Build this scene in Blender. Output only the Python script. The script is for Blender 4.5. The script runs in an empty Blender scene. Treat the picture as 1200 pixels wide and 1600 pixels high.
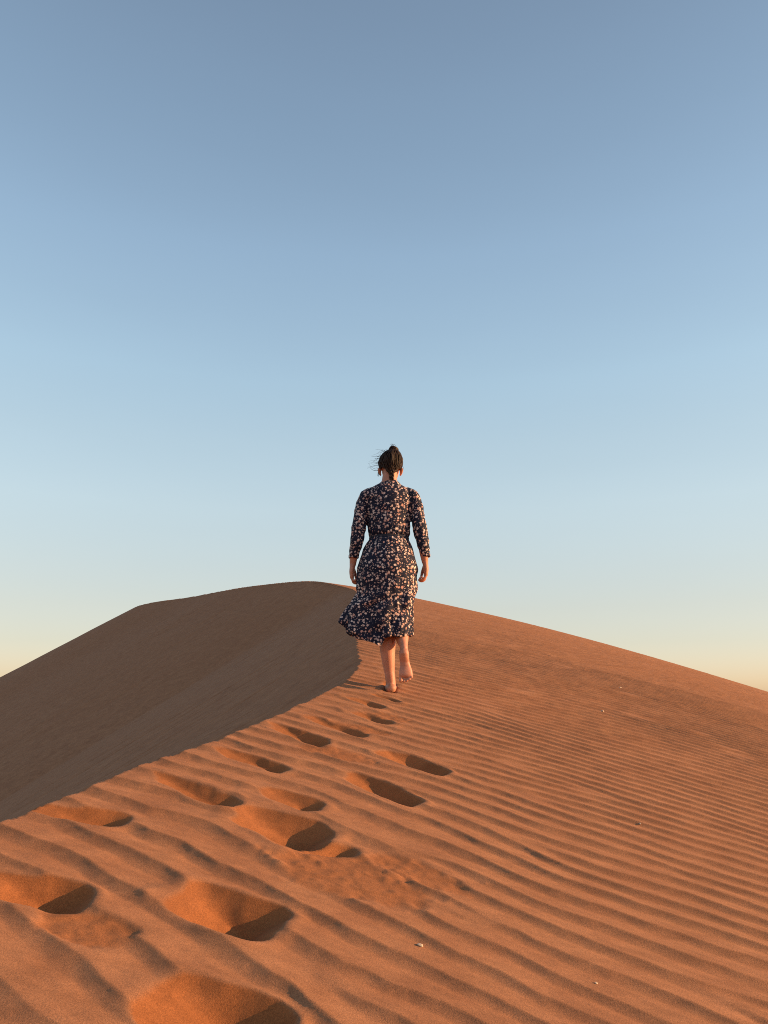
import bpy, bmesh, math, random
import numpy as np
from mathutils import Vector, noise as mnoise
R = math.radians
random.seed(7)
scene = bpy.context.scene
col = scene.collection

# ------------------------------------------------------------------ camera
PITCH = 14.5
cam_d = bpy.data.cameras.new("camera")
cam_d.sensor_fit = 'VERTICAL'
cam_d.sensor_height = 32.0
cam_d.lens = 1155.0 / 1600.0 * 32.0
cam_d.clip_start = 0.05
cam_d.clip_end = 20000.0
cam = bpy.data.objects.new("camera", cam_d)
col.objects.link(cam)
cam.location = (0, 0, 0)
cam.rotation_euler = (R(90 + PITCH), 0, 0)
scene.camera = cam

# ------------------------------------------------------------------ sky and sun
SUN_AZ = 94.0      # degrees clockwise from straight ahead
SUN_EL = 12.5
world = bpy.data.worlds.new("World")
scene.world = world
world.use_nodes = True
nt = world.node_tree
nt.nodes.clear()
sky = nt.nodes.new('ShaderNodeTexSky')
sky.sky_type = 'NISHITA'
sky.sun_disc = False
sky.sun_elevation = R(SUN_EL)
sky.sun_rotation = R(SUN_AZ)
sky.altitude = 300
sky.air_density = 1.0
sky.dust_density = 1.0
sky.ozone_density = 1.0
bg = nt.nodes.new('ShaderNodeBackground')
bg.inputs['Strength'].default_value = 0.15
wo = nt.nodes.new('ShaderNodeOutputWorld')
# evening colour balance of the air, by height above the horizon only
tc = nt.nodes.new('ShaderNodeTexCoord')
sep = nt.nodes.new('ShaderNodeSeparateXYZ')
nt.links.new(tc.outputs['Generated'], sep.inputs[0])
ramp = nt.nodes.new('ShaderNodeValToRGB')
nt.links.new(sep.outputs['Z'], ramp.inputs['Fac'])
SKY_RAMP = [(0.0, (0.282, 0.232, 0.252)), (0.036, (0.270, 0.227, 0.244)), (0.075, (0.276, 0.230, 0.226)), (0.12, (0.312, 0.252, 0.228)), (0.166, (0.356, 0.290, 0.252)), (0.25, (0.438, 0.366, 0.304)), (0.333, (0.474, 0.410, 0.338)), (0.411, (0.492, 0.446, 0.374)), (0.553, (0.480, 0.446, 0.392)), (0.668, (0.444, 0.414, 0.368)), (0.753, (0.414, 0.380, 0.340)), (1.0, (0.40, 0.365, 0.33))]
el = ramp.color_ramp.elements
el[0].position = 0.0; el[0].color = (*SKY_RAMP[0][1], 1)
el[1].position = 1.0; el[1].color = (*SKY_RAMP[-1][1], 1)
for p_, c_ in SKY_RAMP[1:-1]:
    el.new(p_).color = (*c_, 1)
mul = nt.nodes.new('ShaderNodeVectorMath'); mul.operation = 'MULTIPLY'
# blend with the sky of one bearing to even its brightness out sideways
sky2 = nt.nodes.new('ShaderNodeTexSky'); sky2.sky_type = 'NISHITA'; sky2.sun_disc = False
for k_ in ('sun_elevation', 'sun_rotation', 'altitude', 'air_density', 'dust_density', 'ozone_density'):
    setattr(sky2, k_, getattr(sky, k_))
zz = nt.nodes.new('ShaderNodeMath'); zz.operation = 'MULTIPLY'
nt.links.new(sep.outputs['Z'], zz.inputs[0]); nt.links.new(sep.outputs['Z'], zz.inputs[1])
om = nt.nodes.new('ShaderNodeMath'); om.operation = 'SUBTRACT'; om.inputs[0].default_value = 1.0; om.use_clamp = True
nt.links.new(zz.outputs[0], om.inputs[1])
sq = nt.nodes.new('ShaderNodeMath'); sq.operation = 'SQRT'; nt.links.new(om.outputs[0], sq.inputs[0])
cmb = nt.nodes.new('ShaderNodeCombineXYZ'); cmb.inputs['X'].default_value = 0.0
nt.links.new(sq.outputs[0], cmb.inputs['Y']); nt.links.new(sep.outputs['Z'], cmb.inputs['Z'])
nt.links.new(cmb.outputs[0], sky2.inputs['Vector'])
smix = nt.nodes.new('ShaderNodeMix'); smix.data_type = 'RGBA'; smix.inputs[0].default_value = .7
nt.links.new(sky.outputs[0], smix.inputs[6]); nt.links.new(sky2.outputs[0], smix.inputs[7])
nt.links.new(smix.outputs[2], mul.inputs[0])
nt.links.new(ramp.outputs[0], mul.inputs[1])
scl = nt.nodes.new('ShaderNodeVectorMath'); scl.operation = 'SCALE'; scl.inputs['Scale'].default_value = 2.5
hz = nt.nodes.new('ShaderNodeMapping'); nt.links.new(tc.outputs['Generated'], hz.inputs[0]); hz.inputs['Scale'].default_value = (1.2, 1.2, 6.0)
hn = nt.nodes.new('ShaderNodeTexNoise'); nt.links.new(hz.outputs[0], hn.inputs['Vector']); hn.inputs['Scale'].default_value = 1.6; hn.inputs['Detail'].default_value = 3
hr = nt.nodes.new('ShaderNodeMapRange'); nt.links.new(hn.outputs['Fac'], hr.inputs[0])       # thin uneven dust
for i_, q_ in enumerate((.3, .7, .988, 1.012)): hr.inputs[i_ + 1].default_value = q_
hm = nt.nodes.new('ShaderNodeVectorMath'); hm.operation = 'SCALE'
nt.links.new(mul.outputs[0], hm.inputs[0]); nt.links.new(hr.outputs[0], hm.inputs['Scale'])
nt.links.new(hm.outputs[0], scl.inputs[0])
nt.links.new(scl.outputs[0], bg.inputs['Color'])
nt.links.new(bg.outputs[0], wo.inputs['Surface'])

sun_d = bpy.data.lights.new("sun", 'SUN')
sun_d.energy = 3.9
sun_d.angle = R(0.53)
sun_d.color = (1.0, 0.59, 0.28)
sun = bpy.data.objects.new("sun", sun_d)
col.objects.link(sun)
sdir = Vector((math.sin(R(SUN_AZ)) * math.cos(R(SUN_EL)), math.cos(R(SUN_AZ)) * math.cos(R(SUN_EL)), math.sin(R(SUN_EL))))
sun.rotation_euler = sdir.to_track_quat('Z', 'Y').to_euler()
sun.location = sdir * 60

scene.cycles.filter_width = 1.0
scene.cycles.use_denoising = False      # keep the sand's grain
vs = scene.view_settings
vs.view_transform = 'Standard'
vs.look = 'None'
vs.exposure = 1.06
vs.gamma = 1.0
vs.use_curve_mapping = False

# ------------------------------------------------------------------ numpy noise
_rng = np.random.RandomState(11)
_perm = np.concatenate([_rng.permutation(256)] * 3)
_ang = _rng.rand(256) * 2 * np.pi
_gx, _gy = np.cos(_ang), np.sin(_ang)
def perlin(x, y):
    xi = np.floor(x).astype(np.int64); yi = np.floor(y).astype(np.int64)
    xf = x - xi; yf = y - yi
    xi &= 255; yi &= 255
    u = xf * xf * xf * (xf * (xf * 6 - 15) + 10)
    v = yf * yf * yf * (yf * (yf * 6 - 15) + 10)
    def g(ix, iy, dx, dy):
        h = _perm[_perm[ix] + iy]
        return _gx[h] * dx + _gy[h] * dy
    a = g(xi, yi, xf, yf); b = g(xi + 1, yi, xf - 1, yf)
    c = g(xi, yi + 1, xf, yf - 1); d = g(xi + 1, yi + 1, xf - 1, yf - 1)
    return (a + u * (b - a)) * (1 - v) + (c + u * (d - c)) * v
def fbm(x, y, n=3):
    s = 0; a = 1.0
    for i in range(n):
        s = s + a * perlin(x * 2 ** i + 17.3 * i, y * 2 ** i - 9.1 * i); a *= .5
    return s
def sstep(a, b, x):
    t = np.clip((x - a) / (b - a), 0, 1)
    return t * t * (3 - 2 * t)

# ------------------------------------------------------------------ the dune
def z_plane(x, y):
    """smooth windward flank (camera eye is z = 0)"""
    return -1.1 - .15 * x + .25 * y - (.00252 * y * y + .00113 * x * y + .0108 * x * x)

# brink line between the windward flank and the slip face: x as a function of y
CREST = np.array([(-40, -90), (-14, -40), (-6.0, -18), (-2.6, -4), (-1.75, .2), (-1.47, 1.4), (-1.166, 2.408), (-1.068, 2.678), (-.966, 2.946),
                  (-.816, 3.292), (-.632, 3.795), (-.442, 4.388), (-.26, 5.131), (-.195, 5.864), (-.25, 6.81),
                  (-.363, 9.55), (-.468, 11.98), (-.60, 15.6), (-.86, 18.2), (-1.77, 20.33), (-4.16, 23.83),
                  (-7.27, 27.91), (-10.9, 32.2), (-12.0, 36.5), (-12.5, 42.0), (-14.0, 60.0), (-22, 110)])
CREST_Z = {19: 3.26, 20: 3.70, 21: 3.91, 22: 3.98, 23: 3.4, 24: 2.0, 25: -2.0, 26: -10.0}
def hermite(xs, ys):
    xs = np.asarray(xs, float); ys = np.asarray(ys, float)
    h = np.diff(xs); d = np.diff(ys) / h
    m = np.zeros_like(ys)
    m[0], m[-1] = d[0], d[-1]
    for i in range(1, len(xs) - 1):
        if d[i - 1] * d[i] > 0:
            w1 = 2 * h[i] + h[i - 1]; w2 = h[i] + 2 * h[i - 1]
            m[i] = (w1 + w2) / (w1 / d[i - 1] + w2 / d[i])
    def f(q):
        q = np.clip(q, xs[0], xs[-1])
        i = np.clip(np.searchsorted(xs, q) - 1, 0, len(xs) - 2)
        t = (q - xs[i]) / h[i]
        t2, t3 = t * t, t * t * t
        return (2 * t3 - 3 * t2 + 1) * ys[i] + (t3 - 2 * t2 + t) * h[i] * m[i] + (-2 * t3 + 3 * t2) * ys[i + 1] + (t3 - t2) * h[i] * m[i + 1]
    return f
_crest_smooth = hermite(CREST[:, 1], CREST[:, 0])
def crest_x(y):
    """brink with small slumps and nicks"""
    y = np.asarray(y, float)
    w = sstep(.5, 1.5, y) * sstep(30, 12, y)
    return _crest_smooth(y) + w * (.030 * perlin(y * 2.3, y * 0 + 3.7) + .016 * perlin(y * 7.1, y * 0 + 9.2) + .007 * perlin(y * 19.0, y * 0 + 1.4))
_cz = [CREST_Z.get(i, float(z_plane(c[0], c[1]))) for i, c in enumerate(CREST)]
_dz = [_cz[i] - float(z_plane(c[0], c[1])) for i, c in enumerate(CREST)]
crest_dz = hermite(CREST[:, 1], _dz)
FLOOR = -13.0
REPOSE = math.tan(R(32.0))

def z_wind(x, y):
    return z_plane(x, y) + crest_dz(y) * sstep(2.5, -1.0, x)

# wind ripples: a phase field with true dislocations where ripples fork
LAM = 0.112
RA = R(-26.0)                                  # direction of the ripple lines
RNX, RNY = math.sin(RA), -math.cos(RA)         # downwind: towards the lower left
_r = np.random.RandomState(4)
DIS = []
for k in range(32):                            # more ripples on the right than on the left
    DIS.append((_r.normal(.16, .34) + .010 * k, -1.8 + k * .245 + _r.uniform(-.10, .10), -1.0))
for k in range(70):                            # stray forks in plus / minus pairs
    cx, cy = _r.uniform(-2, 6), _r.uniform(.8, 13)
    L = _r.uniform(.4, 1.6)
    a = RA + _r.uniform(-.15, .15)
    s = _r.choice([-1, 1])
    DIS.append((cx, cy, s)); DIS.append((cx + L * math.cos(a), cy + L * math.sin(a), -s))
def ripple_phase(x, y):
    wx = x + .10 * perlin(x * .9 + 3, y * .9 + 8)
    wy = y + .10 * perlin(x * .8 - 7, y * .8 + 1) + .030 * perlin(x * 2.7 + 5, y * 2.7) + .014 * perlin(x * 7.1, y * 7.1 + 4) + .005 * perlin(x * 17, y * 17)
    bend = .05 * np.clip(x, -3, 8) ** 2 * .25
    ph = (wx * RNX + (wy + bend) * RNY) / LAM
    ca, sa = math.cos(RA), math.sin(RA)
    core = np.full_like(x, 9.0)
    for dx, dy, s in DIS:
        px, py = x - dx, y - dy
        a = px * ca + py * sa
        b = (-px * sa + py * ca) * 1.6
        ph = ph - s * np.arctan2(b, -a) / (2 * np.pi)
        core = np.minimum(core, a * a * .5 + b * b)
    return ph, 1 - np.exp(-core / .0040)
def ripple(x, y):
    ph, calm = ripple_phase(x, y)
    f = ph - np.floor(ph)
    B = .70
    up = f / B
    dn = (f - B) / (1 - B)
    stoss = (1 - (1 - up) ** 1.7) * .25 + .75 * up
    lee = np.clip(1 - dn, 0, 1) ** 2.0
    prof = np.where(f < B, stoss, lee)
    amp = .0114 * np.clip(1.0 + .5 * perlin(x * .9 + 40, y * 1.4) + .16 * perlin(x * 4, y * 5), .4, 1.5)
    amp = amp * (1.0 + .30 * sstep(.4, -.5, x) * sstep(4.6, 3.0, y))
    amp = amp * (1 + .25 * sstep(4, 7, y) + .20 * sstep(.5, 2.0, x))
    f2 = (ph * 2.0 + .6 * perlin(x * 2.1, y * 2.3 + 8)) % 1.0
    small = np.where(f2 < .7, f2 / .7, (1 - f2) / .3) * np.clip(perlin(x * 1.7 + 20, y * 2.4), 0, 1) * sstep(.1, .7, x) * .005
    minor = .0016 * perlin(x * 9 + y * 3, y * 34 + x * 11) + .0009 * perlin(x * 60, y * 60)
    return ((prof - .5) * amp + small * np.where(f < B, 1.0, .3)) * calm + minor

# footprints: x, y, turn (deg), width, length, depth, floor half length, floor radius, share of the right-hand wall
PRINTS = [
    (-.415, 2.125, 14, .36, .250, .085, .020, .032, .34),
    (-.910, 2.085, 6, .36, .180, .075, .012, .026, .30),
    (-.345, 1.735, 8, .38, .250, .090, .020, .032, .32),
    (-1.005, 2.540, 2, .42, .150, .050, .006, .018, .22),
    (-.345, 2.915, 18, .31, .180, .052, .006, .018, .28),
    (-.350, 2.680, 17, .43, .260, .085, .018, .032, .34),
    (-.185, 2.545, -16, .25, .100, .046, .004, .012, .35),
    (-.300, 2.555, 10, .20, .080, .026, .003, .010, .40),
    (-.715, 2.870, 26, .46, .140, .046, .004, .016, .20),
    (-.580, 3.270, 26, .42, .140, .044, .004, .015, .20),
    (-.019, 3.165, 36, .42, .190, .072, .004, .040, .30),
    (.125, 3.570, 32, .39, .195, .074, .004, .042, .30),
    (-.416, 3.713, 32, .42, .160, .056, .012, .028, .26),
    (-.272, 3.967, 33, .46, .150, .044, .008, .020, .24),
    (-.079, 4.234, 36, .34, .150, .044, .008, .020, .30),
    (-.115, 4.564, 36, .30, .130, .042, .006, .018, .30),
    (.000, 4.770, 36, .26, .120, .036, .006, .016, .30),
    (.047, 5.10, 2, .15, .34, .020, .10, .040, .5),
]
SMOOTH = [  # x, y, rx, ry, angle: trodden or slumped sand without ripples
    (-.11, 2.41, .24, .13, -18), (.10, 2.50, .17, .07, -30), (-.72, 1.96, .13, .07, -10),
    (-.12, 3.98, .16, .07, -15), (.02, 4.30, .14, .07, -10), (-.22, 3.52, .18, .08, -12),
]
def z_dune(x, y):
    """height and how far the sand is freshly disturbed, for flat arrays x, y"""
    cx = crest_x(y)
    side = x - cx
    zw = z_wind(x, y)
    near = (y > -1.5) & (y < 22) & (side > -.06) & (x < 12)
    rp = np.zeros_like(x)
    rp[near] = ripple(x[near].astype(np.float32), y[near].astype(np.float32))
    fade = sstep(12, 9, x) * sstep(22, 17, y) * sstep(-1.5, .5, y)
    rp *= fade
    dist = np.zeros_like(x)
    k = (np.abs(x) < 2) & (y > .8) & (y < 6)
    xs, ys = x[k], y[k]
    sm = np.zeros_like(xs); mound = np.zeros_like(xs)
    for (px, py, rx, ry, a) in SMOOTH:
        c, s = math.cos(R(a)), math.sin(R(a))
        u = ((xs - px) * c + (ys - py) * s) / rx; v = (-(xs - px) * s + (ys - py) * c) / ry
        q = np.sqrt(u * u + v * v) + .30 * perlin(xs * 14 + 9, ys * 14) + .12 * perlin(xs * 40, ys * 40)
        w = sstep(1.15, .75, q)
        sm = np.maximum(sm, w)
        mound += w * (.005 * fbm(xs * 14, ys * 14 + 31, 3) + .006 * np.clip(perlin(xs * 42 + 3, ys * 42), .15, 1) - .006)
    pits = np.full_like(xs, 9.0); damp = np.zeros_like(xs)
    for i, (px, py, hd, wd, ln, dep, hl, rad, fr) in enumerate(PRINTS):
        c, s = math.cos(R(hd)), math.sin(R(hd))
        dx, dy = xs - px, ys - py
        m = (np.abs(dx) < .5) & (np.abs(dy) < .5)
        dx, dy = dx[m], dy[m]
        wl, wr = (wd - 2 * rad) * (1 - fr), (wd - 2 * rad) * fr
        wa = max(.03, (ln - 2 * rad - 2 * hl) * .5)
        sl, sr, sb, sf = dep / wl, dep / wr, dep / wa, dep / wa
        u = dx * c - dy * s - (wd / 2 - rad - wr)            # across
        v = dx * s + dy * c                                  # along
        wob = .020 * perlin(dx * 8 + i * 3.7, dy * 8 + i) + .005 * perlin(dx * 21 + i * 2.1, dy * 21) + .002 * np.abs(perlin(dx * 45 + i, dy * 45))
        u = u + .024 * perlin(dx * 6 + i * 5.1, dy * 6 + 2 * i) + .006 * perlin(dx * 15 + i, dy * 15 + 7) + .0015 * perlin(dx * 38, dy * 38 + i)
        v = v + .022 * perlin(dx * 6 - i * 4.3, dy * 6 + 5 * i) + .006 * perlin(dx * 15 - i, dy * 15 - 3) + .0015 * perlin(dx * 38 + 9, dy * 38 - i)
        vv = v - np.clip(v, -hl, hl)
        # superelliptic wall: straight flanks, rounded corners
        ex = np.maximum(np.abs(u) - rad * .7, 0) * np.where(u < 0, sl, sr)
        ey = np.maximum(np.abs(vv) - rad * .7, 0) * np.where(vv < 0, sf, sb)
        wall = np.sqrt(ex ** 2 + ey ** 2)
        d = np.sqrt(u * u + vv * vv)
        bowl = -dep + np.maximum(wall + wob * .45, .0) + .008 * np.minimum(1, (d / rad) ** 2) + .0014 * perlin(u * 60 + i, v * 25) + .0014 * perlin(u * 9 + 3 * i, v * 22) * (wall > .01)
        pits[m] = np.minimum(pits[m], bowl)
        mound[m] += .0045 * np.exp(-((bowl - .014) / .014) ** 2) * (.6 + 1.2 * perlin(dx * 11 + 5 * i, dy * 11))
        damp[m] = np.maximum(damp[m], .62 * sstep(.030, -.004, bowl))
    # crumbs and clods kicked out around the prints
    rc = np.random.RandomState(21)
    for q in range(60):
        if q < 60: bx, by = -.02 + rc.normal(0, .17), 2.44 + rc.normal(0, .08) - .15 * (rc.rand() - .5)
        else:
            pr = PRINTS[rc.randint(len(PRINTS))]; th = rc.uniform(0, 6.283)
            bx, by = pr[0] + (pr[3] * .5 + rc.uniform(-.02, .07)) * math.cos(th), pr[1] + (pr[4] * .5 + rc.uniform(-.01, .06)) * math.sin(th)
        br = rc.uniform(.006, .012); bh = br * rc.uniform(.12, .32)
        mm = (np.abs(xs - bx) < br * 2.5) & (np.abs(ys - by) < br * 2.5)
        mound[mm] += bh * np.exp(-(((xs[mm] - bx) * rc.uniform(.7, 1.3)) ** 2 + ((ys[mm] - by) * rc.uniform(.7, 1.3)) ** 2) / (br * br))
    r2 = rp[k] * (1 - .93 * sm) * (1 - damp) + mound
    cut = pits < r2
    # spill of loose sand just outside the pit
    rp[k] = np.where(cut, pits, r2)
    dist[k] = np.maximum(sstep(-.001, .005, r2 - pits), .7 * sm)
    z = zw + rp
    # brink: the slip face shaves off the rippled surface
    w = (side >= 0) & (side < .6)
    z[w] = np.minimum(z[w], zw[w] + (side[w]) * .55 + .0)
    lee = side < 0
    xl, yl = x[lee], y[lee]
    cy = np.concatenate([np.linspace(-90, -6, 30), np.linspace(-5.5, 1, 40), np.linspace(1.02, 8, 260), np.linspace(8.1, 45, 190), np.linspace(46, 110, 30)])
    cxs = crest_x(cy); czs = z_wind(cxs, cy)
    env = np.empty_like(xl); arc = np.empty_like(xl)
    for a in range(0, len(xl), 20000):
        b = a + 20000
        h = czs[None, :] - REPOSE * np.hypot(xl[a:b, None] - cxs[None, :], yl[a:b, None] - cy[None, :])
        j = h.argmax(1); arc[a:b] = cy[j]
        far = cy >= 6.2
        e1 = h[:, ~far].max(1); e2 = h[:, far].max(1)
        kk = .01 + .10 * np.clip(crest_x(yl[a:b]) - xl[a:b], 0, 8)
        env[a:b] = np.maximum(e1, e2) + kk * np.log1p(np.exp(-np.abs(e1 - e2) / kk)) * sstep(.2, 1.5, crest_x(yl[a:b]) - xl[a:b])
    dn = -side[lee]
    env = env + .02 * sstep(.2, 2, dn) * fbm(xl * .5, yl * .5, 3)
    st = perlin(arc * 5.0 + 3, dn * .12) + .6 * perlin(arc * 14.0, dn * .22 + 7)
    env = env + sstep(.05, 1.2, dn) * (.022 * st * (.4 + .8 * np.clip(fbm(xl * .25 + 3, yl * .25, 2) + .3, 0, 1)))
    wv = np.sin(arc * 42 + 3 * perlin(xl * 1.3, yl * 1.3)) * np.clip(perlin(xl * .7 + 5, yl * .7 - 3) - .05, 0, 1)
    env = env + .006 * wv * sstep(.3, 1.2, dn)
    z[lee] = np.minimum(z[lee], env)
    floor = FLOOR + 1.2 * fbm(x * .012, y * .012, 3) + .5 * perlin(x * .05, y * .05)
    z = np.where(z > floor + 1.5, z, floor + 1.5 * np.logaddexp(0, (z - floor - 1.5) / 1.5 + .54) * 1.0)
    leeflag = np.zeros_like(x); leeflag[lee] = 1
    return z, dist, leeflag

def grow(start, step, end, ratio):
    out = [start]
    while abs(out[-1]) < abs(end):
        step *= ratio
        out.append(out[-1] + step)
    return out[1:]
def axis_x():
    mid = np.concatenate([np.arange(-1.9, -1.3, .018), np.arange(-1.3, .6, .0092), np.arange(.6, 2.8, .017)])
    right = [mid[-1]]
    while right[-1] < 11: right.append(right[-1] + max(.017, .0064 * right[-1]))
    left = [mid[0]]
    while left[-1] > -14: left.append(left[-1] - max(.02, .010 * abs(left[-1])))
    return np.array(sorted(grow(left[-1], -.15, -6000, 1.15) + left[1:] + list(mid) + right[1:] + grow(right[-1], .07, 6000, 1.15)))
def axis_y():
    mid = [1.05]
    while mid[-1] < 20: mid.append(mid[-1] + (max(.0043, .00155 * mid[-1]) if mid[-1] < 9 else .0026 * mid[-1]))
    while mid[-1] < 36: mid.append(mid[-1] + .09)
    while mid[-1] < 46: mid.append(mid[-1] + .25)
    return np.array(sorted(grow(1.05, -.008, -6000, 1.12) + mid + grow(mid[-1], .26, 6000, 1.14)))

def build_dune():
    X, Y = axis_x(), axis_y()
    nx, ny = len(X), len(Y)
    gx, gy = np.meshgrid(X, Y)
    gx, gy = gx.ravel(), gy.ravel()
    gy = gy - .40 * 5 * np.tanh(gx / 5)          # rows follow the ripple lines
    z, dist, lee = z_dune(gx, gy)
    me = bpy.data.meshes.new("sand_dune")
    me.vertices.add(nx * ny)
    me.vertices.foreach_set("co", np.column_stack([gx, gy, z]).astype(np.float32).ravel())
    i = np.arange((ny - 1) * (nx - 1))
    r, c = i // (nx - 1), i % (nx - 1)
    a = r * nx + c
    quads = np.column_stack([a, a + 1, a + nx + 1, a + nx]).astype(np.int32)
    n = len(quads)
    me.loops.add(n * 4); me.polygons.add(n)
    me.loops.foreach_set("vertex_index", quads.ravel())
    me.polygons.foreach_set("loop_start", (np.arange(n) * 4).astype(np.int32))
    me.polygons.foreach_set("loop_total", np.full(n, 4, np.int32))
    me.polygons.foreach_set("use_smooth", np.ones(n, bool))
    me.update()
    at = me.attributes.new("disturbed", 'FLOAT', 'POINT'); at.data.foreach_set("value", dist.astype(np.float32))
    at = me.attributes.new("slip", 'FLOAT', 'POINT'); at.data.foreach_set("value", lee.astype(np.float32))
    o = bpy.data.objects.new("sand_dune", me)
    col.objects.link(o)
    o["kind"] = "structure"
    o["label"] = "rippled orange sand dune with a shaded slip face and footprints"
    return o

# ------------------------------------------------------------------ materials
def new_mat(name):
    m = bpy.data.materials.new(name); m.use_nodes = True
    n = m.node_tree.nodes; l = m.node_tree.links
    return m, n, l, n['Principled BSDF']
def N(n, t, **kw):
    o = n.new(t)
    for k, v in kw.items(): setattr(o, k, v)
    return o
def mixc(n, l, fac, a, b, blend='MIX'):
    m = n.new('ShaderNodeMix'); m.data_type = 'RGBA'; m.blend_type = blend
    for s, v in ((m.inputs[0], fac), (m.inputs[6], a), (m.inputs[7], b)):
        if isinstance(v, (float, int)): s.default_value = v
        elif isinstance(v, tuple): s.default_value = (*v, 1) if len(v) == 3 else v
        else: l.new(v, s)
    return m.outputs[2]
def nz(n, l, co, scale, detail=2.0, rough=.5, dist=0.0):
    t = n.new('ShaderNodeTexNoise'); l.new(co, t.inputs['Vector'])
    t.inputs['Scale'].default_value = scale; t.inputs['Detail'].default_value = detail
    t.inputs['Roughness'].default_value = rough; t.inputs['Distortion'].default_value = dist
    return t.outputs['Fac']
def rng(n, l, v, a, b, c, d):
    m = n.new('ShaderNodeMapRange'); l.new(v, m.inputs[0])
    for i, q in enumerate((a, b, c, d)): m.inputs[i + 1].default_value = q
    return m.outputs[0]

SAND_A = (.288, .1245, .0615)
SAND_B = (.362, .165, .082)
SAND_FRESH = (.315, .112, .039)
def sand_material():
    m, n, l, b = new_mat("sand")
    co = n.new('ShaderNodeTexCoord').outputs['Object']
    big = nz(n, l, co, .35, 3)
    mid = nz(n, l, co, 5.0, 4, .6)
    g1 = nz(n, l, co, 260, 2, .6)
    g2 = nz(n, l, co, 900, 1, .5)
    base = mixc(n, l, rng(n, l, mid, .3, .7, 0, 1), SAND_A, SAND_B)
    att = N(n, 'ShaderNodeAttribute', attribute_name="disturbed")
    fres = mixc(n, l, rng(n, l, mid, .3, .7, 0, 1), SAND_FRESH, tuple(c * .88 for c in SAND_FRESH))
    base = mixc(n, l, att.outputs['Fac'], base, fres)
    base = mixc(n, l, rng(n, l, big, .35, .65, 0, .35), base, (.31, .130, .060))
    mp = n.new('ShaderNodeMapping'); l.new(co, mp.inputs[0]); mp.inputs['Rotation'].default_value = (0, 0, R(26)); mp.inputs['Scale'].default_value = (.22, 1, 1)
    streak = nz(n, l, mp.outputs[0], 22, 4, .6)
    base = mixc(n, l, 1.0, base, rng(n, l, streak, .30, .70, .86, 1.12), 'MULTIPLY')
    dark = nz(n, l, co, 480, 2, .6)
    base = mixc(n, l, rng(n, l, dark, .63, .70, 0, .55), base, (.10, .045, .025))
    base = mixc(n, l, 1.0, base, rng(n, l, g1, .30, .70, .80, 1.19), 'MULTIPLY')
    base = mixc(n, l, 1.0, base, rng(n, l, g2, .30, .70, .80, 1.18), 'MULTIPLY')
    l.new(base, b.inputs['Base Color'])
    b.inputs['Roughness'].default_value = .95
    b.inputs['Specular IOR Level'].default_value = .15
    h = n.new('ShaderNodeMath'); h.operation = 'ADD'
    l.new(g1, h.inputs[0]); l.new(g2, h.inputs[1])
    bp = n.new('ShaderNodeBump'); bp.inputs['Strength'].default_value = .30
    bp.inputs['Distance'].default_value = .003
    l.new(h.outputs[0], bp.inputs['Height'])
    l.new(bp.outputs[0], b.inputs['Normal'])
    return m
M_SAND = sand_material()

def skin_material():
    m, n, l, b = new_mat("skin")
    co = n.new('ShaderNodeTexCoord').outputs['Object']
    c = mixc(n, l, rng(n, l, nz(n, l, co, 14, 3), .35, .65, 0, 1), (.46, .185, .110), (.53, .225, .140))
    sp = n.new('ShaderNodeSeparateXYZ'); l.new(co, sp.inputs[0])          # sand clinging to the feet
    lowz = rng(n, l, sp.outputs['Z'], .02, .10, 1, 0)
    dm = n.new('ShaderNodeMath'); dm.operation = 'MULTIPLY'; l.new(lowz, dm.inputs[0]); l.new(rng(n, l, nz(n, l, co, 45, 4), .40, .58, 0, .8), dm.inputs[1])
    c = mixc(n, l, dm.outputs[0], c, (.34, .16, .08))
    c = mixc(n, l, 1.0, c, rng(n, l, nz(n, l, co, 9, 3), .3, .7, .88, 1.10), 'MULTIPLY')
    l.new(c, b.inputs['Base Color'])
    b.inputs['Roughness'].default_value = .55
    b.inputs['Subsurface Weight'].default_value = .12
    b.inputs['Subsurface Radius'].default_value = (.012, .004, .002)
    b.inputs['Subsurface Scale'].default_value = 1.0
    bp = n.new('ShaderNodeBump'); bp.inputs['Strength'].default_value = .15; bp.inputs['Distance'].default_value = .002
    l.new(nz(n, l, co, 160, 3), bp.inputs['Height']); l.new(bp.outputs[0], b.inputs['Normal'])
    return m
M_SKIN = skin_material()

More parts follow.
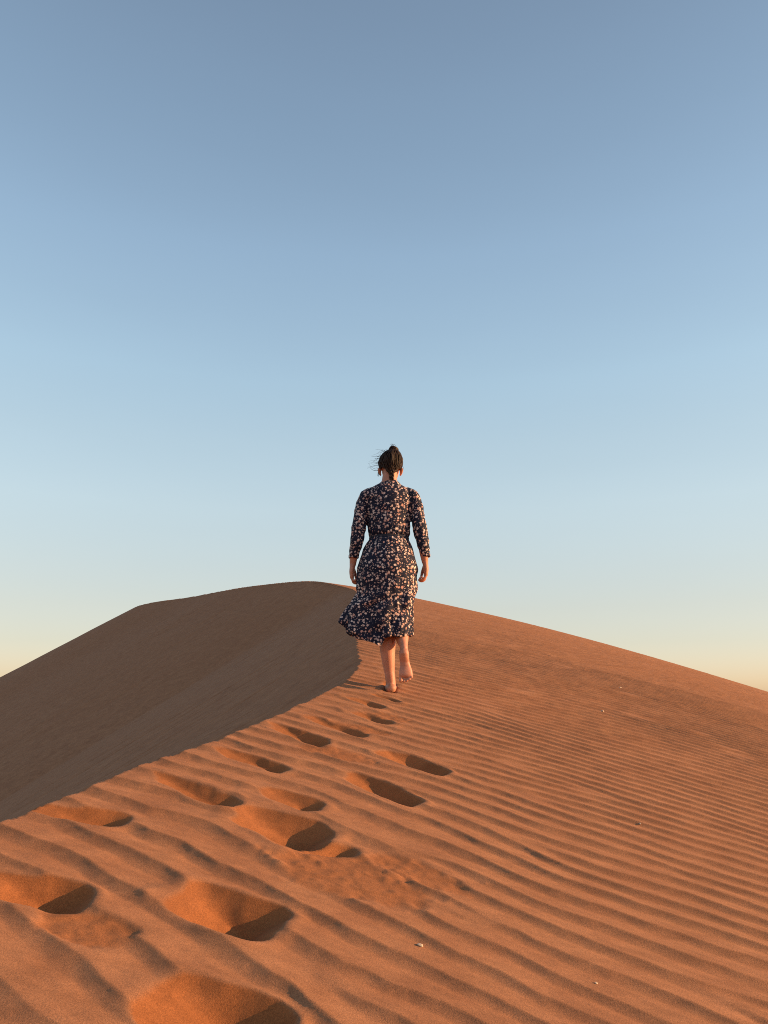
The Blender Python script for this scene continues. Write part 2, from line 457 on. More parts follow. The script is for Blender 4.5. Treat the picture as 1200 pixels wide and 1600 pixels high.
def fabric_material():
    m, n, l, b = new_mat("printed_fabric")
    co = n.new('ShaderNodeTexCoord').outputs['Object']
    wob = n.new('ShaderNodeTexNoise'); l.new(co, wob.inputs['Vector']); wob.inputs['Scale'].default_value = 38
    va = n.new('ShaderNodeVectorMath'); va.operation = 'MULTIPLY_ADD'
    l.new(wob.outputs['Color'], va.inputs[0]); va.inputs[1].default_value = (.018,) * 3; l.new(co, va.inputs[2])
    mp = n.new('ShaderNodeMapping'); l.new(va.outputs[0], mp.inputs[0]); mp.inputs['Scale'].default_value = (1, .75, 1)
    v1 = N(n, 'ShaderNodeTexVoronoi', feature='F1'); l.new(mp.outputs[0], v1.inputs['Vector'])
    v1.inputs['Scale'].default_value = 45; v1.inputs['Randomness'].default_value = .85
    v2 = N(n, 'ShaderNodeTexVoronoi', feature='F1'); l.new(mp.outputs[0], v2.inputs['Vector'])
    v2.inputs['Scale'].default_value = 95; v2.inputs['Randomness'].default_value = 1
    s1 = rng(n, l, v1.outputs['Distance'], .31, .39, 1, 0)
    s2 = rng(n, l, v2.outputs['Distance'], .26, .34, .9, 0)
    sep = n.new('ShaderNodeSeparateColor'); l.new(v2.outputs['Color'], sep.inputs[0])
    gate = rng(n, l, sep.outputs[0], .40, .48, 0, 1)
    m2 = n.new('ShaderNodeMath'); m2.operation = 'MULTIPLY'; l.new(s2, m2.inputs[0]); l.new(gate, m2.inputs[1])
    mx = n.new('ShaderNodeMath'); mx.operation = 'MAXIMUM'; l.new(s1, mx.inputs[0]); l.new(m2.outputs[0], mx.inputs[1])
    sepc = n.new('ShaderNodeSeparateColor'); l.new(v1.outputs['Color'], sepc.inputs[0])
    cream = mixc(n, l, sepc.outputs[1], (.74, .57, .50), (.44, .30, .27))
    cream = mixc(n, l, rng(n, l, sepc.outputs[2], .72, .76, 0, 1), cream, (.52, .29, .24))
    c = mixc(n, l, mx.outputs[0], (.009, .011, .029), cream)
    l.new(c, b.inputs['Base Color'])
    b.inputs['Roughness'].default_value = .8
    b.inputs['Specular IOR Level'].default_value = .25
    bp = n.new('ShaderNodeBump'); bp.inputs['Strength'].default_value = .4; bp.inputs['Distance'].default_value = .004
    l.new(nz(n, l, co, 70, 4), bp.inputs['Height']); l.new(bp.outputs[0], b.inputs['Normal'])
    return m
M_DRESS = fabric_material()
def hair_material():
    m, n, l, b = new_mat("dark_brown_hair")
    co = n.new('ShaderNodeTexCoord').outputs['Object']
    mp = n.new('ShaderNodeMapping'); l.new(co, mp.inputs[0]); mp.inputs['Scale'].default_value = (1, 1, .22)
    f = nz(n, l, mp.outputs[0], 150, 3)
    l.new(mixc(n, l, rng(n, l, f, .35, .65, 0, 1), (.010, .006, .0045), (.046, .022, .013)), b.inputs['Base Color'])
    b.inputs['Roughness'].default_value = .55
    b.inputs['Specular IOR Level'].default_value = .22
    bp = n.new('ShaderNodeBump'); bp.inputs['Strength'].default_value = .7; bp.inputs['Distance'].default_value = .004
    l.new(f, bp.inputs['Height']); l.new(bp.outputs[0], b.inputs['Normal'])
    return m
M_HAIR = hair_material()
def plain(name, c, rough=.7):
    m, n, l, b = new_mat(name)
    co = n.new('ShaderNodeTexCoord').outputs['Object']
    l.new(mixc(n, l, rng(n, l, nz(n, l, co, 120, 3), .3, .7, 0, 1), c, tuple(q * .75 for q in c)), b.inputs['Base Color'])
    b.inputs['Roughness'].default_value = rough
    return m
M_WAIST_SHADE = plain("navy_waist_shade", (.012, .012, .024), .8)  # plain dark navy paints in the shading of the gathers at the waist
M_PEBBLE = plain("pale_stone", (.52, .40, .29))
M_EYE = plain("eye_white", (.75, .72, .70), .2)
M_IRIS = plain("iris", (.06, .03, .02), .2)
M_LIP = plain("lip", (.42, .16, .13), .5)

dune = build_dune()
dune.data.materials.append(M_SAND)

# ------------------------------------------------------------------ the walking woman
S = 1.052                     # authored at 1.60 m to the crown, built at 1.68 m
PX, PY = .0505, 5.02
PZ = float(z_plane(PX, PY)) - .010

class MB:
    """collects closed shapes in the figure's own metres"""
    def __init__(s): s.v = []; s.f = []
    def loft(s, rings, cap=True):
        """rings: list of lists of points, all the same length"""
        o = len(s.v); k = len(rings[0])
        for r in rings: s.v += [tuple(p) for p in r]
        for i in range(len(rings) - 1):
            for j in range(k):
                a = o + i * k + j; b = o + i * k + (j + 1) % k
                s.f.append((a, b, b + k, a + k))
        if cap:
            for i, rev in ((0, True), (len(rings) - 1, False)):
                c = Vector((0, 0, 0))
                for p in rings[i]: c += Vector(p)
                c /= k; ci = len(s.v); s.v.append(tuple(c))
                for j in range(k):
                    a = o + i * k + j; b = o + i * k + (j + 1) % k
                    s.f.append((b, a, ci) if rev else (a, b, ci))
        return s
    def tube(s, pts, radii, k=14, side=Vector((1, 0, 0)), sub=3, round_ends=True):
        """tapering tube through pts; radii = r or (r_side, r_other)"""
        P = [Vector(p) for p in pts]
        Q = [(r, r) if isinstance(r, (int, float)) else r for r in radii]
        pts2, rad2 = [], []
        for i in range(len(P) - 1):
            p0 = P[max(i - 1, 0)]; p1 = P[i]; p2 = P[i + 1]; p3 = P[min(i + 2, len(P) - 1)]
            for t in range(sub):
                t /= sub
                pts2.append(.5 * ((2 * p1) + (p2 - p0) * t + (2 * p0 - 5 * p1 + 4 * p2 - p3) * t * t + (3 * p1 - p0 - 3 * p2 + p3) * t ** 3))
                w = t * t * (3 - 2 * t) * .5 + t * .5
                rad2.append(tuple(Q[i][c] * (1 - w) + Q[i + 1][c] * w for c in (0, 1)))
        pts2.append(P[-1]); rad2.append(Q[-1])
        rings = []
        n = len(pts2)
        tang = [(pts2[min(i + 1, n - 1)] - pts2[max(i - 1, 0)]).normalized() for i in range(n)]
        def ring(c, t, r):
            a = (side - t * side.dot(t)).normalized(); b = t.cross(a)
            return [c + a * (r[0] * math.cos(q)) + b * (r[1] * math.sin(q)) for q in [2 * math.pi * j / k for j in range(k)]]
        if round_ends:
            for w in (.35, .75): 
                rings.append(ring(pts2[0] - tang[0] * (min(rad2[0]) * math.sqrt(1 - w * w)) * .9, tang[0], (rad2[0][0] * w, rad2[0][1] * w)))
        for c, t, r in zip(pts2, tang, rad2): rings.append(ring(c, t, r))
        if round_ends:
            for w in (.75, .35):
                rings.append(ring(pts2[-1] + tang[-1] * (min(rad2[-1]) * math.sqrt(1 - w * w)) * .9, tang[-1], (rad2[-1][0] * w, rad2[-1][1] * w)))
        return s.loft(rings)
    def ball(s, c, r, k=18, rows=12, rot=None):
        c = Vector(c); r = Vector(r if not isinstance(r, (int, float)) else (r, r, r))
        rings = []
        for i in range(1, rows):
            a = math.pi * i / rows - math.pi / 2
            rings.append([])
            for j in range(k):
                b = 2 * math.pi * j / k
                d = Vector((math.cos(a) * math.cos(b) * r.x, math.cos(a) * math.sin(b) * r.y, math.sin(a) * r.z))
                if rot: d.rotate(rot)
                rings[-1].append(c + d)
        return s.loft(rings)
    def mesh(s, name):
        me = bpy.data.meshes.new(name)
        me.from_pydata([(a * S, b * S, c * S) for a, b, c in s.v], [], s.f)
        bm = bmesh.new(); bm.from_mesh(me); bmesh.ops.recalc_face_normals(bm, faces=bm.faces); bm.to_mesh(me); bm.free()
        me.polygons.foreach_set("use_smooth", [True] * len(me.polygons))
        return me
def add_obj(name, me, mat, parent=None):
    o = bpy.data.objects.new(name, me); col.objects.link(o)
    me.materials.clear(); me.materials.append(mat)
    if parent: o.parent = parent
    return o
def fuse(mb, name, voxel, smooth=4, factor=.5):
    """one continuous skin over all the shapes in mb"""
    tmp = bpy.data.objects.new("tmp", mb.mesh("tmp")); col.objects.link(tmp)
    rm = tmp.modifiers.new("r", 'REMESH'); rm.mode = 'VOXEL'; rm.voxel_size = voxel; rm.use_smooth_shade = True
    sm = tmp.modifiers.new("s", 'SMOOTH'); sm.factor = factor; sm.iterations = smooth
    bpy.context.view_layer.update()
    ev = tmp.evaluated_get(bpy.context.evaluated_depsgraph_get())
    me = bpy.data.meshes.new_from_object(ev); me.name = name
    me.polygons.foreach_set("use_smooth", [True] * len(me.polygons))
    old = tmp.data; bpy.data.objects.remove(tmp); bpy.data.meshes.remove(old)
    return me
def displace(me, fn):
    n = len(me.vertices)
    no = [v.normal.copy() for v in me.vertices]
    for v, q in zip(me.vertices, no):
        v.co += q * fn(v.co / S) * S
    me.update()

def ell(cx, cy, z, rx, ry, k=28, pw=2.0, tilt=0.0):
    out = []
    for j in range(k):
        a = 2 * math.pi * j / k
        c, s = math.cos(a), math.sin(a)
        x = rx * math.copysign(abs(c) ** (2 / pw), c); y = ry * math.copysign(abs(s) ** (2 / pw), s)
        out.append((cx + x, cy + y, z + tilt * y))
    return out

CX = -.013
person = bpy.data.objects.new("person", None); col.objects.link(person)
person.location = (PX, PY, PZ)
person["label"] = "woman in a dark printed midi dress walking barefoot up the dune ridge"
person["category"] = "person"

def build_body():
    mb = MB()
    # torso (under the dress), neck
    rows = [(.60, -.01, .02, .12, .09), (.72, -.015, .005, .165, .108), (.80, -.02, .0, .165, .11), (.90, -.015, .01, .135, .092),
            (.99, -.013, .02, .108, .078), (1.08, -.013, .02, .118, .085), (1.18, -.013, .02, .130, .092), (1.26, -.013, .018, .135, .082),
            (1.315, -.013, .012, .100, .058), (1.35, -.012, .012, .070, .056), (1.385, -.011, .014, .052, .054), (1.43, -.008, .022, .049, .053), (1.47, -.005, .030, .05, .055)]
    mb.loft([ell(cx, cy, z, rx, ry, 28, 2.2) for z, cx, cy, rx, ry in rows])
    # head, face towards +y, chin a little down
    mb.ball((-.004, .040, 1.515), (.071, .090, .083), 28, 18)
    mb.loft([ell(-.004, .068, z, rx, ry, 24, 2.3) for z, rx, ry in ((1.395, .022, .020), (1.405, .036, .034), (1.43, .050, .048), (1.46, .058, .056), (1.50, .062, .060), (1.54, .058, .056))])
    mb.tube([(-.004, .120, 1.505), (-.004, .129, 1.480), (-.004, .136, 1.462)], [.006, .0085, .0105])        # nose
    mb.tube([(-.038, .112, 1.518), (-.004, .121, 1.519), (.030, .112, 1.518)], [.010, .011, .010])          # brow
    mb.tube([(-.022, .112, 1.425), (-.004, .121, 1.426), (.014, .112, 1.425)], [.007, .009, .007])          # mouth
    mb.ball((-.004, .108, 1.402), (.018, .014, .014))                                                       # chin
    for sx, ex in ((-1, -.077), (1, .069)):                                                                 # ears
        mb.tube([(ex - sx * .006, .034, 1.432), (ex + sx * .002, .026, 1.447), (ex + sx * .006, .018, 1.468), (ex, .034, 1.482)], [.007, .0085, .009, .006], 10, Vector((1, 0, 0)))
        mb.ball((ex - sx * .004, .034, 1.458), (.006, .014, .020))
    # arms
    LW = (-.254, .035, .812); RW = (.222, .015, .826)
    mb.tube([(-.140, .015, 1.280), (-.194, .005, 1.20), (-.214, -.012, 1.06), (-.228, -.010, .985), (-.244, .012, .90), LW], [.032, .036, .034, .033, .030, (.021, .026)], 16)
    mb.tube([(.116, .015, 1.280), (.166, .005, 1.20), (.186, -.014, 1.06), (.197, -.014, .985), (.212, -.002, .90), RW], [.032, .036, .034, .033, .030, (.021, .026)], 16)
    # hands: palm faces the thigh, index finger in front
    def hand(W, s, drop, curl):
        W = Vector(W)
        # s = +1: towards the body is +x
        pc = W + Vector((-.006 * s, .004, -.045))
        mb.tube([W + Vector((0, 0, .012)), W + Vector((-.003 * s, .0, -.018)), pc, W + Vector((-.004 * s, .008, -.083))], [(.021, .026), (.018, .032), (.017, .040), (.014, .040)], 16)
        for i, (oy, ln, r) in enumerate(((.040, .068, .0088), (.017, .076, .0090), (-.007, .070, .0086), (-.029, .056, .0078))):
            b = W + Vector((-.004 * s, .006 + oy * .85, -.080))
            c = curl + .12 * i
            pts = [b + Vector((0, 0, .012)), b]
            a = .25
            p = b.copy()
            for seg, fr in enumerate((.44, .32, .24)):
                p = p + Vector((s * math.sin(a), -.03, -math.cos(a))) * (ln * fr)
                pts.append(p.copy()); a += c
            mb.tube(pts, [r * 1.05, r * 1.05, r, r * .92, r * .75], 10, Vector((0, 1, 0)), 2)
        t0 = W + Vector((.004 * s, .022, -.022))
        mb.tube([t0, t0 + Vector((.008 * s, .024, -.022)), t0 + Vector((.016 * s, .030, -.048)), t0 + Vector((.020 * s, .024, -.070))], [.012, .0115, .0098, .0075], 10)
    hand(LW, 1, 0, .95)
    hand(RW, -1, 0, .80)
    # standing left leg
    mb.tube([(-.085, .02, .74), (-.060, .045, .56), (-.038, .06, .455), (-.030, .035, .38), (-.027, .010, .30), (-.022, .012, .21), (-.013, .016, .12), (-.006, .018, .06), (-.005, .022, .02)],
            [(.085, .09), (.068, .075), (.054, .058), (.052, .056), (.053, .057), (.044, .049), (.033, .037), (.031, .035), (.033, .038)], 20)
    # left foot: heel here, toes ahead, a little sunk in
    mb.tube([(-.004, -.020, .018), (-.005, .02, .022), (-.006, .08, .026), (-.008, .15, .030)], [(.033, .028), (.035, .032), (.037, .030), (.043, .018)], 16)
    for i, (ox, ln, r) in enumerate(((.028, .040, .013), (.008, .040, .0095), (-.010, .034, .009), (-.026, .028, .0085), (-.040, .020, .008))):
        mb.tube([(-.008 + ox * .9, .145, .030), (-.008 + ox, .175 + ln * .4, .032), (-.008 + ox, .17 + ln, .028)], [r, r, r * .85], 10, sub=2)
    # right leg trailing, foot lifted with the sole turned back
    mb.tube([(.070, .02, .74), (.085, .055, .58), (.078, .055, .46), (.068, .010, .385), (.067, -.050, .325), (.074, -.095, .275), (.076, -.112, .252)],
            [(.085, .09), (.066, .073), (.052, .056), (.047, .052), (.040, .046), (.026, .032), (.024, .030)], 18)
    # foot: heel up, toes down, hollow arch, broad ball
    mb.loft([ell(cx, cy, z, rx, ry, 20, 2.2) for z, cx, cy, rx, ry in (
        (.262, .075, -.112, .018, .020), (.248, .075, -.120, .027, .030), (.228, .075, -.124, .031, .034), (.205, .076, -.120, .031, .030),
        (.175, .080, -.112, .030, .022), (.148, .084, -.112, .034, .019), (.122, .086, -.116, .041, .020), (.100, .086, -.120, .043, .019), (.086, .085, -.120, .040, .015))])
    for x0, z0, r in ((.055, .064, .0135), (.075, .060, .0102), (.092, .064, .0098), (.107, .072, .0094), (.120, .084, .0090)):
        mb.tube([(x0 + .003, -.112, .100), (x0 + .001, -.118, z0 + .012), (x0, -.128, z0)], [r * .85, r * .85, r], 10, sub=2)
    return fuse(mb, "body", .0038, 3, .5)
body = add_obj("body", build_body(), M_SKIN, person)

def interp(tab, z):
    t = sorted(tab)
    return float(np.interp(z, [a for a, b in t], [b for a, b in t]))

def build_bodice():
    mb = MB()
    rows = [(.975, -.141, .112, .094, .018), (.995, -.143, .114, .096, .018), (1.012, -.153, .122, .104, .016), (1.035, -.155, .124, .107, .015), (1.09, -.158, .128, .108, .015), (1.156, -.160, .133, .110, .015), (1.22, -.168, .142, .108, .013),
            (1.27, -.176, .150, .100, .012), (1.305, -.172, .146, .088, .010), (1.330, -.138, .114, .078, .010), (1.352, -.100, .077, .068, .010), (1.376, -.074, .052, .060, .012), (1.384, -.070, .048, .057, .012)]
    mb.loft([ell((a + b) / 2, cy, z, (b - a) / 2, ry, 36, 2.05, tilt=.10 if z > 1.36 else 0) for z, a, b, ry, cy in rows])
    mb.tube([(-.120, .012, 1.305), (-.168, .010, 1.275), (-.196, .004, 1.205), (-.206, -.006, 1.12), (-.215, -.012, 1.05), (-.228, -.010, .96), (-.241, .006, .90), (-.2475, .017, .862)],
            [(.036, .05), (.044, .060), (.043, .058), (.045, .054), (.047, .052), (.045, .048), (.036, .040), (.030, .034)], 22, round_ends=False)
    mb.tube([(.095, .012, 1.305), (.142, .010, 1.275), (.170, .004, 1.205), (.178, -.008, 1.12), (.190, -.014, 1.05), (.206, -.010, .96), (.219, .000, .90), (.225, .008, .868)],
            [(.036, .05), (.044, .060), (.043, .058), (.045, .054), (.048, .052), (.044, .048), (.034, .040), (.028, .034)], 22, round_ends=False)
    me = fuse(mb, "dress", .0058, 5, .5)
    def wr(p):
        x, y, z = p
        arm = abs(x + .013) > .150
        a = mnoise.noise(Vector((x * 16, y * 16, z * (26 if arm else 18)))) * .0045
        b = mnoise.noise(Vector((x * 34 + 5, y * 34, z * 50))) * .0022
        gather = 0
        if not arm and z < 1.10:
            gather = .004 * math.sin(math.atan2(y, x + .013) * 26 + 3 * mnoise.noise(Vector((x * 9, y * 9, 2)))) * max(0, 1 - (z - .98) / .12)
        fold = 0
        if not arm: fold = -.004 * max(0, math.sin((z * 34 + x * 10 + 2.2 * mnoise.noise(Vector((x * 8, 3, z * 6))))) ) ** 3
        return a + b + gather + fold
    displace(me, wr)
    return me
dress = add_obj("dress", build_bodice(), M_DRESS, person)

XL = [(.985, -.141), (.95, -.166), (.91, -.184), (.85, -.208), (.792, -.222), (.737, -.226), (.68, -.220), (.628, -.214), (.58, -.250), (.544, -.276), (.49, -.300), (.43, -.305), (.395, -.296), (.365, -.268), (.33, -.225), (.27, -.20)]
XR = [(.985, .112), (.95, .128), (.91, .143), (.85, .161), (.775, .171), (.68, .163), (.565, .150), (.51, .136), (.466, .125), (.43, .126), (.392, .132), (.34, .128), (.27, .12)]
YB = [(.985, .094), (.92, .118), (.85, .142), (.77, .150), (.68, .140), (.58, .130), (.48, .128), (.40, .135), (.30, .132)]
HEM = [(-180, .350), (-165, .338), (-150, .318), (-135, .312), (-118, .285), (-108, .274), (-98, .318), (-88, .333), (-60, .330), (-30, .343), (0, .345), (60, .335), (120, .335), (150, .34), (180, .350)]
def build_skirt():
    K, T = 200, 90
    rings = []
    for i in range(T + 1):
        t = i / T
        ring = []
        for j in range(K):
            deg = -180 + 360 * j / K
            a = R(deg)
            hz = float(np.interp(deg, [h[0] for h in HEM], [h[1] for h in HEM]))
            z = .985 + (hz - .985) * t
            xl, xr, yb = interp(XL, z), interp(XR, z), interp(YB, z)
            c, s = math.cos(a), math.sin(a)
            cx, rx = -.013, (xr + .013) if c > 0 else (-.013 - xl)
            x = cx + rx * math.copysign(abs(c) ** .92, c)
            y = .012 + yb * math.copysign(abs(s) ** (1.18 - .25 * t), s) * (1.06 if s < 0 else 1)
            low = max(0.0, (t - .15) / .85) ** 1.4
            # long folds, deeper towards the hem
            ph = mnoise.noise(Vector((c * 1.3, s * 1.3, z * 3.0))) * 2.2
            fold = .016 * low * math.sin(a * 8 + ph + 2.5 * t) + .007 * low * math.sin(a * 17 - ph * 1.7 - 3 * t)
            # gathers under the belt
            fold += .0035 * math.exp(-t * 9) * math.sin(a * 34 + 2 * ph)
            # wind-blown creases sweeping down to the left
            fold += .0165 * math.sin((z * 40 - x * 30) + 2.6 * mnoise.noise(Vector((x * 7, y * 7, z * 9)))) * min(1, low * 2.2) * (.45 + .55 * mnoise.noise(Vector((x * 5 + 3, y * 5, z * 5))))
            fold += .006 * mnoise.noise(Vector((x * 17, y * 17, z * 17)))
            # deep crease between the billow and the back panel
            ac = -132 + 30 * max(0, (t - .5) / .5)
            dd = (deg - ac) / 9
            fold -= .034 * math.exp(-dd * dd) * max(0, (t - .45) / .55)
            dd = (deg + 146 - 6 * t) / 10
            fold += .020 * math.exp(-dd * dd) * max(0, (t - .5) / .5)
            # the pleat of cloth pressed between the legs
            dd = (deg + 84) / 12
            fold -= .014 * math.exp(-dd * dd) * max(0, (t - .55) / .45)
            if c > .1: fold = max(fold, -.005)
            q = 1 + fold / .16
            x = cx + (x - cx) * q; y = .012 + (y - .012) * q
            if t > .985: 
                x = cx + (x - cx) * (1 - .02 * (t - .985) / .015); y *= 1
            ring.append((x, y, z))
        rings.append(ring)
    mb = MB(); mb.loft(rings, cap=False)
    return mb.mesh("skirt")
skirt = add_obj("skirt", build_skirt(), M_DRESS, dress)
sol = skirt.modifiers.new("thickness", 'SOLIDIFY'); sol.thickness = .002; sol.offset = -1

def build_band():
    mb = MB(); rings = []
    for z, g in ((.972, -.004), (.976, .003), (.985, .005), (.994, .003), (.998, -.004)):
        rings.append([(-.0145 + (.1285 + g) * math.cos(a) , .018 + (.098 + g) * math.sin(a), z + .003 * math.sin(3 * a) + .002 * math.sin(11 * a)) for a in [2 * math.pi * j / 60 for j in range(60)]])
    mb.loft(rings, cap=False)
    return mb.mesh("waistband")
band = add_obj("waistband", build_band(), M_WAIST_SHADE, dress)
sol = band.modifiers.new("thickness", 'SOLIDIFY'); sol.thickness = .003; sol.offset = -1
for (cx, cy, z, rx, ry) in ((-.2475, .017, .864, .0315, .0355), (.225, .008, .870, .0295, .0355)):
    mb = MB()
    mb.loft([ell(cx, cy, z + dz, rx + g, ry + g, 24) for dz, g in ((.012, .0005), (.010, .0022), (0, .0026), (-.008, .0022), (-.010, .0))], cap=False)
    cf = add_obj("cuff", mb.mesh("cuff"), M_DRESS, dress)
    sol = cf.modifiers.new("thickness", 'SOLIDIFY'); sol.thickness = .003; sol.offset = -1

# hair
HC = Vector((-.004, .034, 1.512)); HR = Vector((.078, .096, .088))
def hairline(d):
    """lowest height of the hair for a direction d from the head's centre"""
    back = max(0.0, -d.y)
    v = max(0.0, 1 - abs(d.x - .06) / .75)
    return 1.462 + max(0, d.y) * .085 - .062 * v * min(1, back * 1.6)
def build_hair():
    mb = MB()
    k, rows = 56, 30
    rings = []
    for i in range(1, rows):
        a = math.pi * (.5 - i / rows)
        ring = []
        for j in range(k):
            b = 2 * math.pi * j / k
            d = Vector((math.cos(a) * math.cos(b), math.cos(a) * math.sin(b), math.sin(a)))
            p = HC + Vector((d.x * HR.x, d.y * HR.y, d.z * HR.z))
            line = hairline(d)
            if p.z < HC.z and d.y < .2:         # the nape: follow the neck down instead of closing the ball
                w = min(1, (HC.z - p.z) / .09)
                p.x = HC.x + d.x * HR.x * (1 - .12 * w) / max(.55, math.cos(a)) * (.97 if math.cos(a) > .55 else .9)
                p.y = HC.y + d.y * HR.y * (1 - .22 * w) / max(.62, math.cos(a))
                p.z = HC.z + d.z * .125
            if p.z < line:
                p = HC + (p - HC) * .72
                p.z = max(p.z, line - .004)
            p += d * .004 * mnoise.noise(Vector((d.x * 8, d.y * 8, d.z * 3)))
            ring.append(p)
        rings.append(ring)
    mb.loft(rings)
    # locks combed up from the hairline to the bun
    rnd = random.Random(3)
    top = Vector((.014, .000, 1.592))
    for q in range(150):
        b = rnd.uniform(0, 2 * math.pi)
        d0 = Vector((math.cos(b), math.sin(b), 0))
        zl = hairline(d0) + rnd.uniform(-.004, .03)
        w = min(1, max(0, (HC.z - zl)) / .09)
        shr = (1 - .20 * w) if d0.y < .2 else 1
        start = Vector((HC.x + d0.x * HR.x * shr, HC.y + d0.y * HR.y * shr, zl))
        pts = []; sw = rnd.uniform(-.6, .45)
        for i in range(9):
            t = i / 8
            e = HC.z + .080
            a0 = math.asin(max(-.9, min(.9, (zl - HC.z) / HR.z)))
            a1 = 1.12
            a = a0 * (1 - t) + a1 * t
            bb = b + sw * math.sin(t * math.pi)
            lift = rnd.uniform(.000, .006)
            d = Vector((math.cos(bb), math.sin(bb), 0))
            sh = 1 - (1 - shr) * max(0, 1 - 3 * t)
            p = Vector((HC.x + d.x * (HR.x + lift) * math.cos(max(a, 0) if a > 0 else 0) * sh + (top.x - HC.x) * t * t * .8,
                        HC.y + d.y * (HR.y + lift) * math.cos(max(a, 0) if a > 0 else 0) * sh + (top.y - HC.y) * t * t * .8,
                        HC.z + (HR.z + lift) * math.sin(a)))
            if i == 0: p = start
            pts.append(p)
        r = rnd.uniform(.0022, .0042)
        mb.tube(pts, [r * .5] + [r] * 7 + [r * .7], 6, Vector((.3, .2, 1)), 2)
    return mb.mesh("hair")
hair = add_obj("hair", build_hair(), M_HAIR, person)
def build_bun():
    mb = MB()
    c = Vector((.017, -.008, 1.592))
    mb.ball(c, (.033, .031, .024), 24, 14)
    for q in range(5):
        pts = []
        for j in range(15):
            a = 2 * math.pi * j / 14 + q
            d = Vector((math.cos(a), math.sin(a), .55 * math.sin(a * 2 + q * 1.3)))
            pts.append(c + Vector((d.x * .028, d.y * .027, d.z * .019 + .006 * (q - 2))))
        mb.tube(pts, [.0075] * 15, 8, Vector((0, 0, 1)), 1)
    return mb.mesh("bun")
add_obj("bun", build_bun(), M_HAIR, hair)
def build_braid():
    mb = MB()
    for q in range(3):
        pts = []
        for j in range(22):
            t = j / 21
            a = t * 9.0 + q * 2.094
            pts.append((.006 + .010 * math.cos(a) - .004 * t, -.044 + .006 * math.sin(2 * a) * .6 + .004 * t - .012 * math.sin(t * 3.1) * .5, 1.478 - .104 * t))
        mb.tube(pts, [.0095 * (1 - .35 * j / 21) for j in range(22)], 8, Vector((1, 0, 0)), 1)
    return mb.mesh("braid")
add_obj("braid", build_braid(), M_HAIR, hair)
def build_strand(pts, r):
    mb = MB(); mb.tube(pts, [r * (1 - .65 * i / (len(pts) - 1)) for i in range(len(pts))], 6, Vector((0, 1, 0)), 4)
    return mb.mesh("loose_strand")
STRANDS = [
    ([(-.070, .02, 1.505), (-.095, .015, 1.508), (-.120, .01, 1.512), (-.150, .0, 1.506)], .0016),
    ([(-.072, .03, 1.470), (-.100, .03, 1.462), (-.128, .025, 1.468), (-.142, .02, 1.482)], .0020),
    ([(-.060, .03, 1.545), (-.085, .02, 1.548), (-.100, .015, 1.541), (-.112, .01, 1.545)], .0022),
    ([(-.050, .03, 1.565), (-.078, .02, 1.566), (-.096, .02, 1.557)], .0024),
    ([(-.030, .02, 1.592), (-.052, .01, 1.604), (-.070, .0, 1.600)], .0014),
    ([(.000, .0, 1.615), (.004, -.01, 1.634), (.020, -.01, 1.638), (.034, -.005, 1.628)], .0018),
    ([(.020, .0, 1.620), (.010, -.012, 1.640), (-.006, -.01, 1.636)], .0014),
    ([(-.074, .04, 1.490), (-.104, .05, 1.480), (-.135, .05, 1.496), (-.155, .045, 1.520)], .0012),
    ([(-.076, .03, 1.480), (-.086, .03, 1.455), (-.090, .03, 1.425)], .0050),
    ([(-.076, .03, 1.478), (-.082, .025, 1.450), (-.084, .025, 1.420)], .0040),
    ([(.074, .02, 1.500), (.083, .015, 1.480), (.080, .01, 1.455)], .0018),
    ([(.060, .0, 1.552), (.074, -.01, 1.548), (.082, -.01, 1.530)], .0018),
]
_rs = random.Random(9)
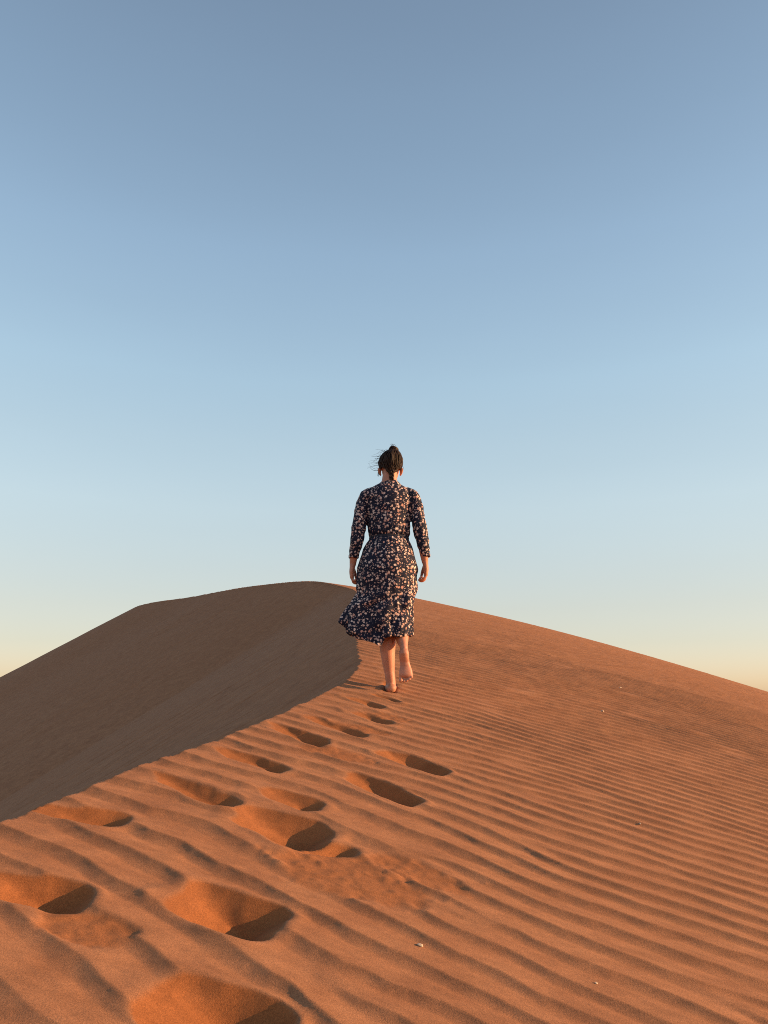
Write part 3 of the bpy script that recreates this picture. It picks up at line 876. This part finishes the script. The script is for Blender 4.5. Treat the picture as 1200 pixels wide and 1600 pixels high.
for q in range(26):                            # flyaways, blown to the left
    a = _rs.uniform(.5, 3.6); el_ = _rs.uniform(-.35, 1.2)
    d = Vector((math.cos(el_) * math.cos(a + .8), -abs(math.cos(el_) * math.sin(a)) * .7, math.sin(el_)))
    p0 = HC + Vector((d.x * HR.x, d.y * HR.y, d.z * HR.z)) * 1.0
    L = _rs.uniform(.014, .046) * (1.3 if d.x < 0 else .5)
    w = Vector((-1, _rs.uniform(-.3, .2), _rs.uniform(-.3, .35)))
    p1 = p0 + d * L * .35 + w * L * .25; p2 = p1 + w * L * .5 + Vector((0, 0, _rs.uniform(-.2, .3) * L)); p3 = p2 + w * L * .5 + Vector((0, 0, _rs.uniform(-.4, .3) * L))
    STRANDS.append(([p0 - d * .004, p1, p2, p3], _rs.uniform(.0006, .0011)))
for pts, r in STRANDS:
    add_obj("loose_strand", build_strand(pts, r), M_HAIR, hair)
for ex in (-.032, .024):
    mb = MB(); mb.ball((ex, .104, 1.500), .0125, 16, 10)
    e = add_obj("eye", mb.mesh("eye"), M_EYE, person)
    mb = MB(); mb.ball((ex, .1125, 1.499), (.0055, .0048, .0055), 12, 8)
    add_obj("iris", mb.mesh("iris"), M_IRIS, e)
mb = MB(); mb.tube([(-.022, .113, 1.4255), (-.004, .1225, 1.427), (.014, .113, 1.4255)], [(.003, .006), (.005, .008), (.003, .006)], 10, Vector((0, 1, 0)))
add_obj("lips", mb.mesh("lips"), M_LIP, person)

# ------------------------------------------------------------------ pebbles and shell chips lying on the ripples
PEBBLES = [
    (.093, 2.111, .0062, "small pale pebble lying on the ripples nearest the lower edge"),
    (1.594, 5.591, .012, "white shell chip on the sunlit flank, lower of the far pair"),
    (2.179, 7.013, .011, "white shell chip highest up the sunlit flank"),
    (1.056, 3.276, .0042, "tiny pale chip on the ripples at mid right"),
    (.528, 2.074, .0032, "tiny pale chip on the broad ripples at lower right"),
]
for i, (x, y, r, lab) in enumerate(PEBBLES):
    z = float(z_dune(np.array([x]), np.array([y]))[0][0])
    bm = bmesh.new(); bmesh.ops.create_icosphere(bm, subdivisions=3, radius=r)
    for v in bm.verts:
        q = v.co / r
        v.co *= 1 + .28 * mnoise.noise(q * 1.4 + Vector((i * 7, 0, 0))) + .08 * mnoise.noise(q * 5)
        v.co.x *= 1.35; v.co.z *= .62
    me = bpy.data.meshes.new("pebble"); bm.to_mesh(me); bm.free()
    me.polygons.foreach_set("use_smooth", [True] * len(me.polygons))
    o = add_obj("pebble", me, M_PEBBLE)
    o.location = (x, y, z + r * .38); o.rotation_euler = (.1 * i, .2, i * 1.7)
    o["label"] = lab; o["category"] = "pebble"; o["group"] = "pale chips scattered on the sand"
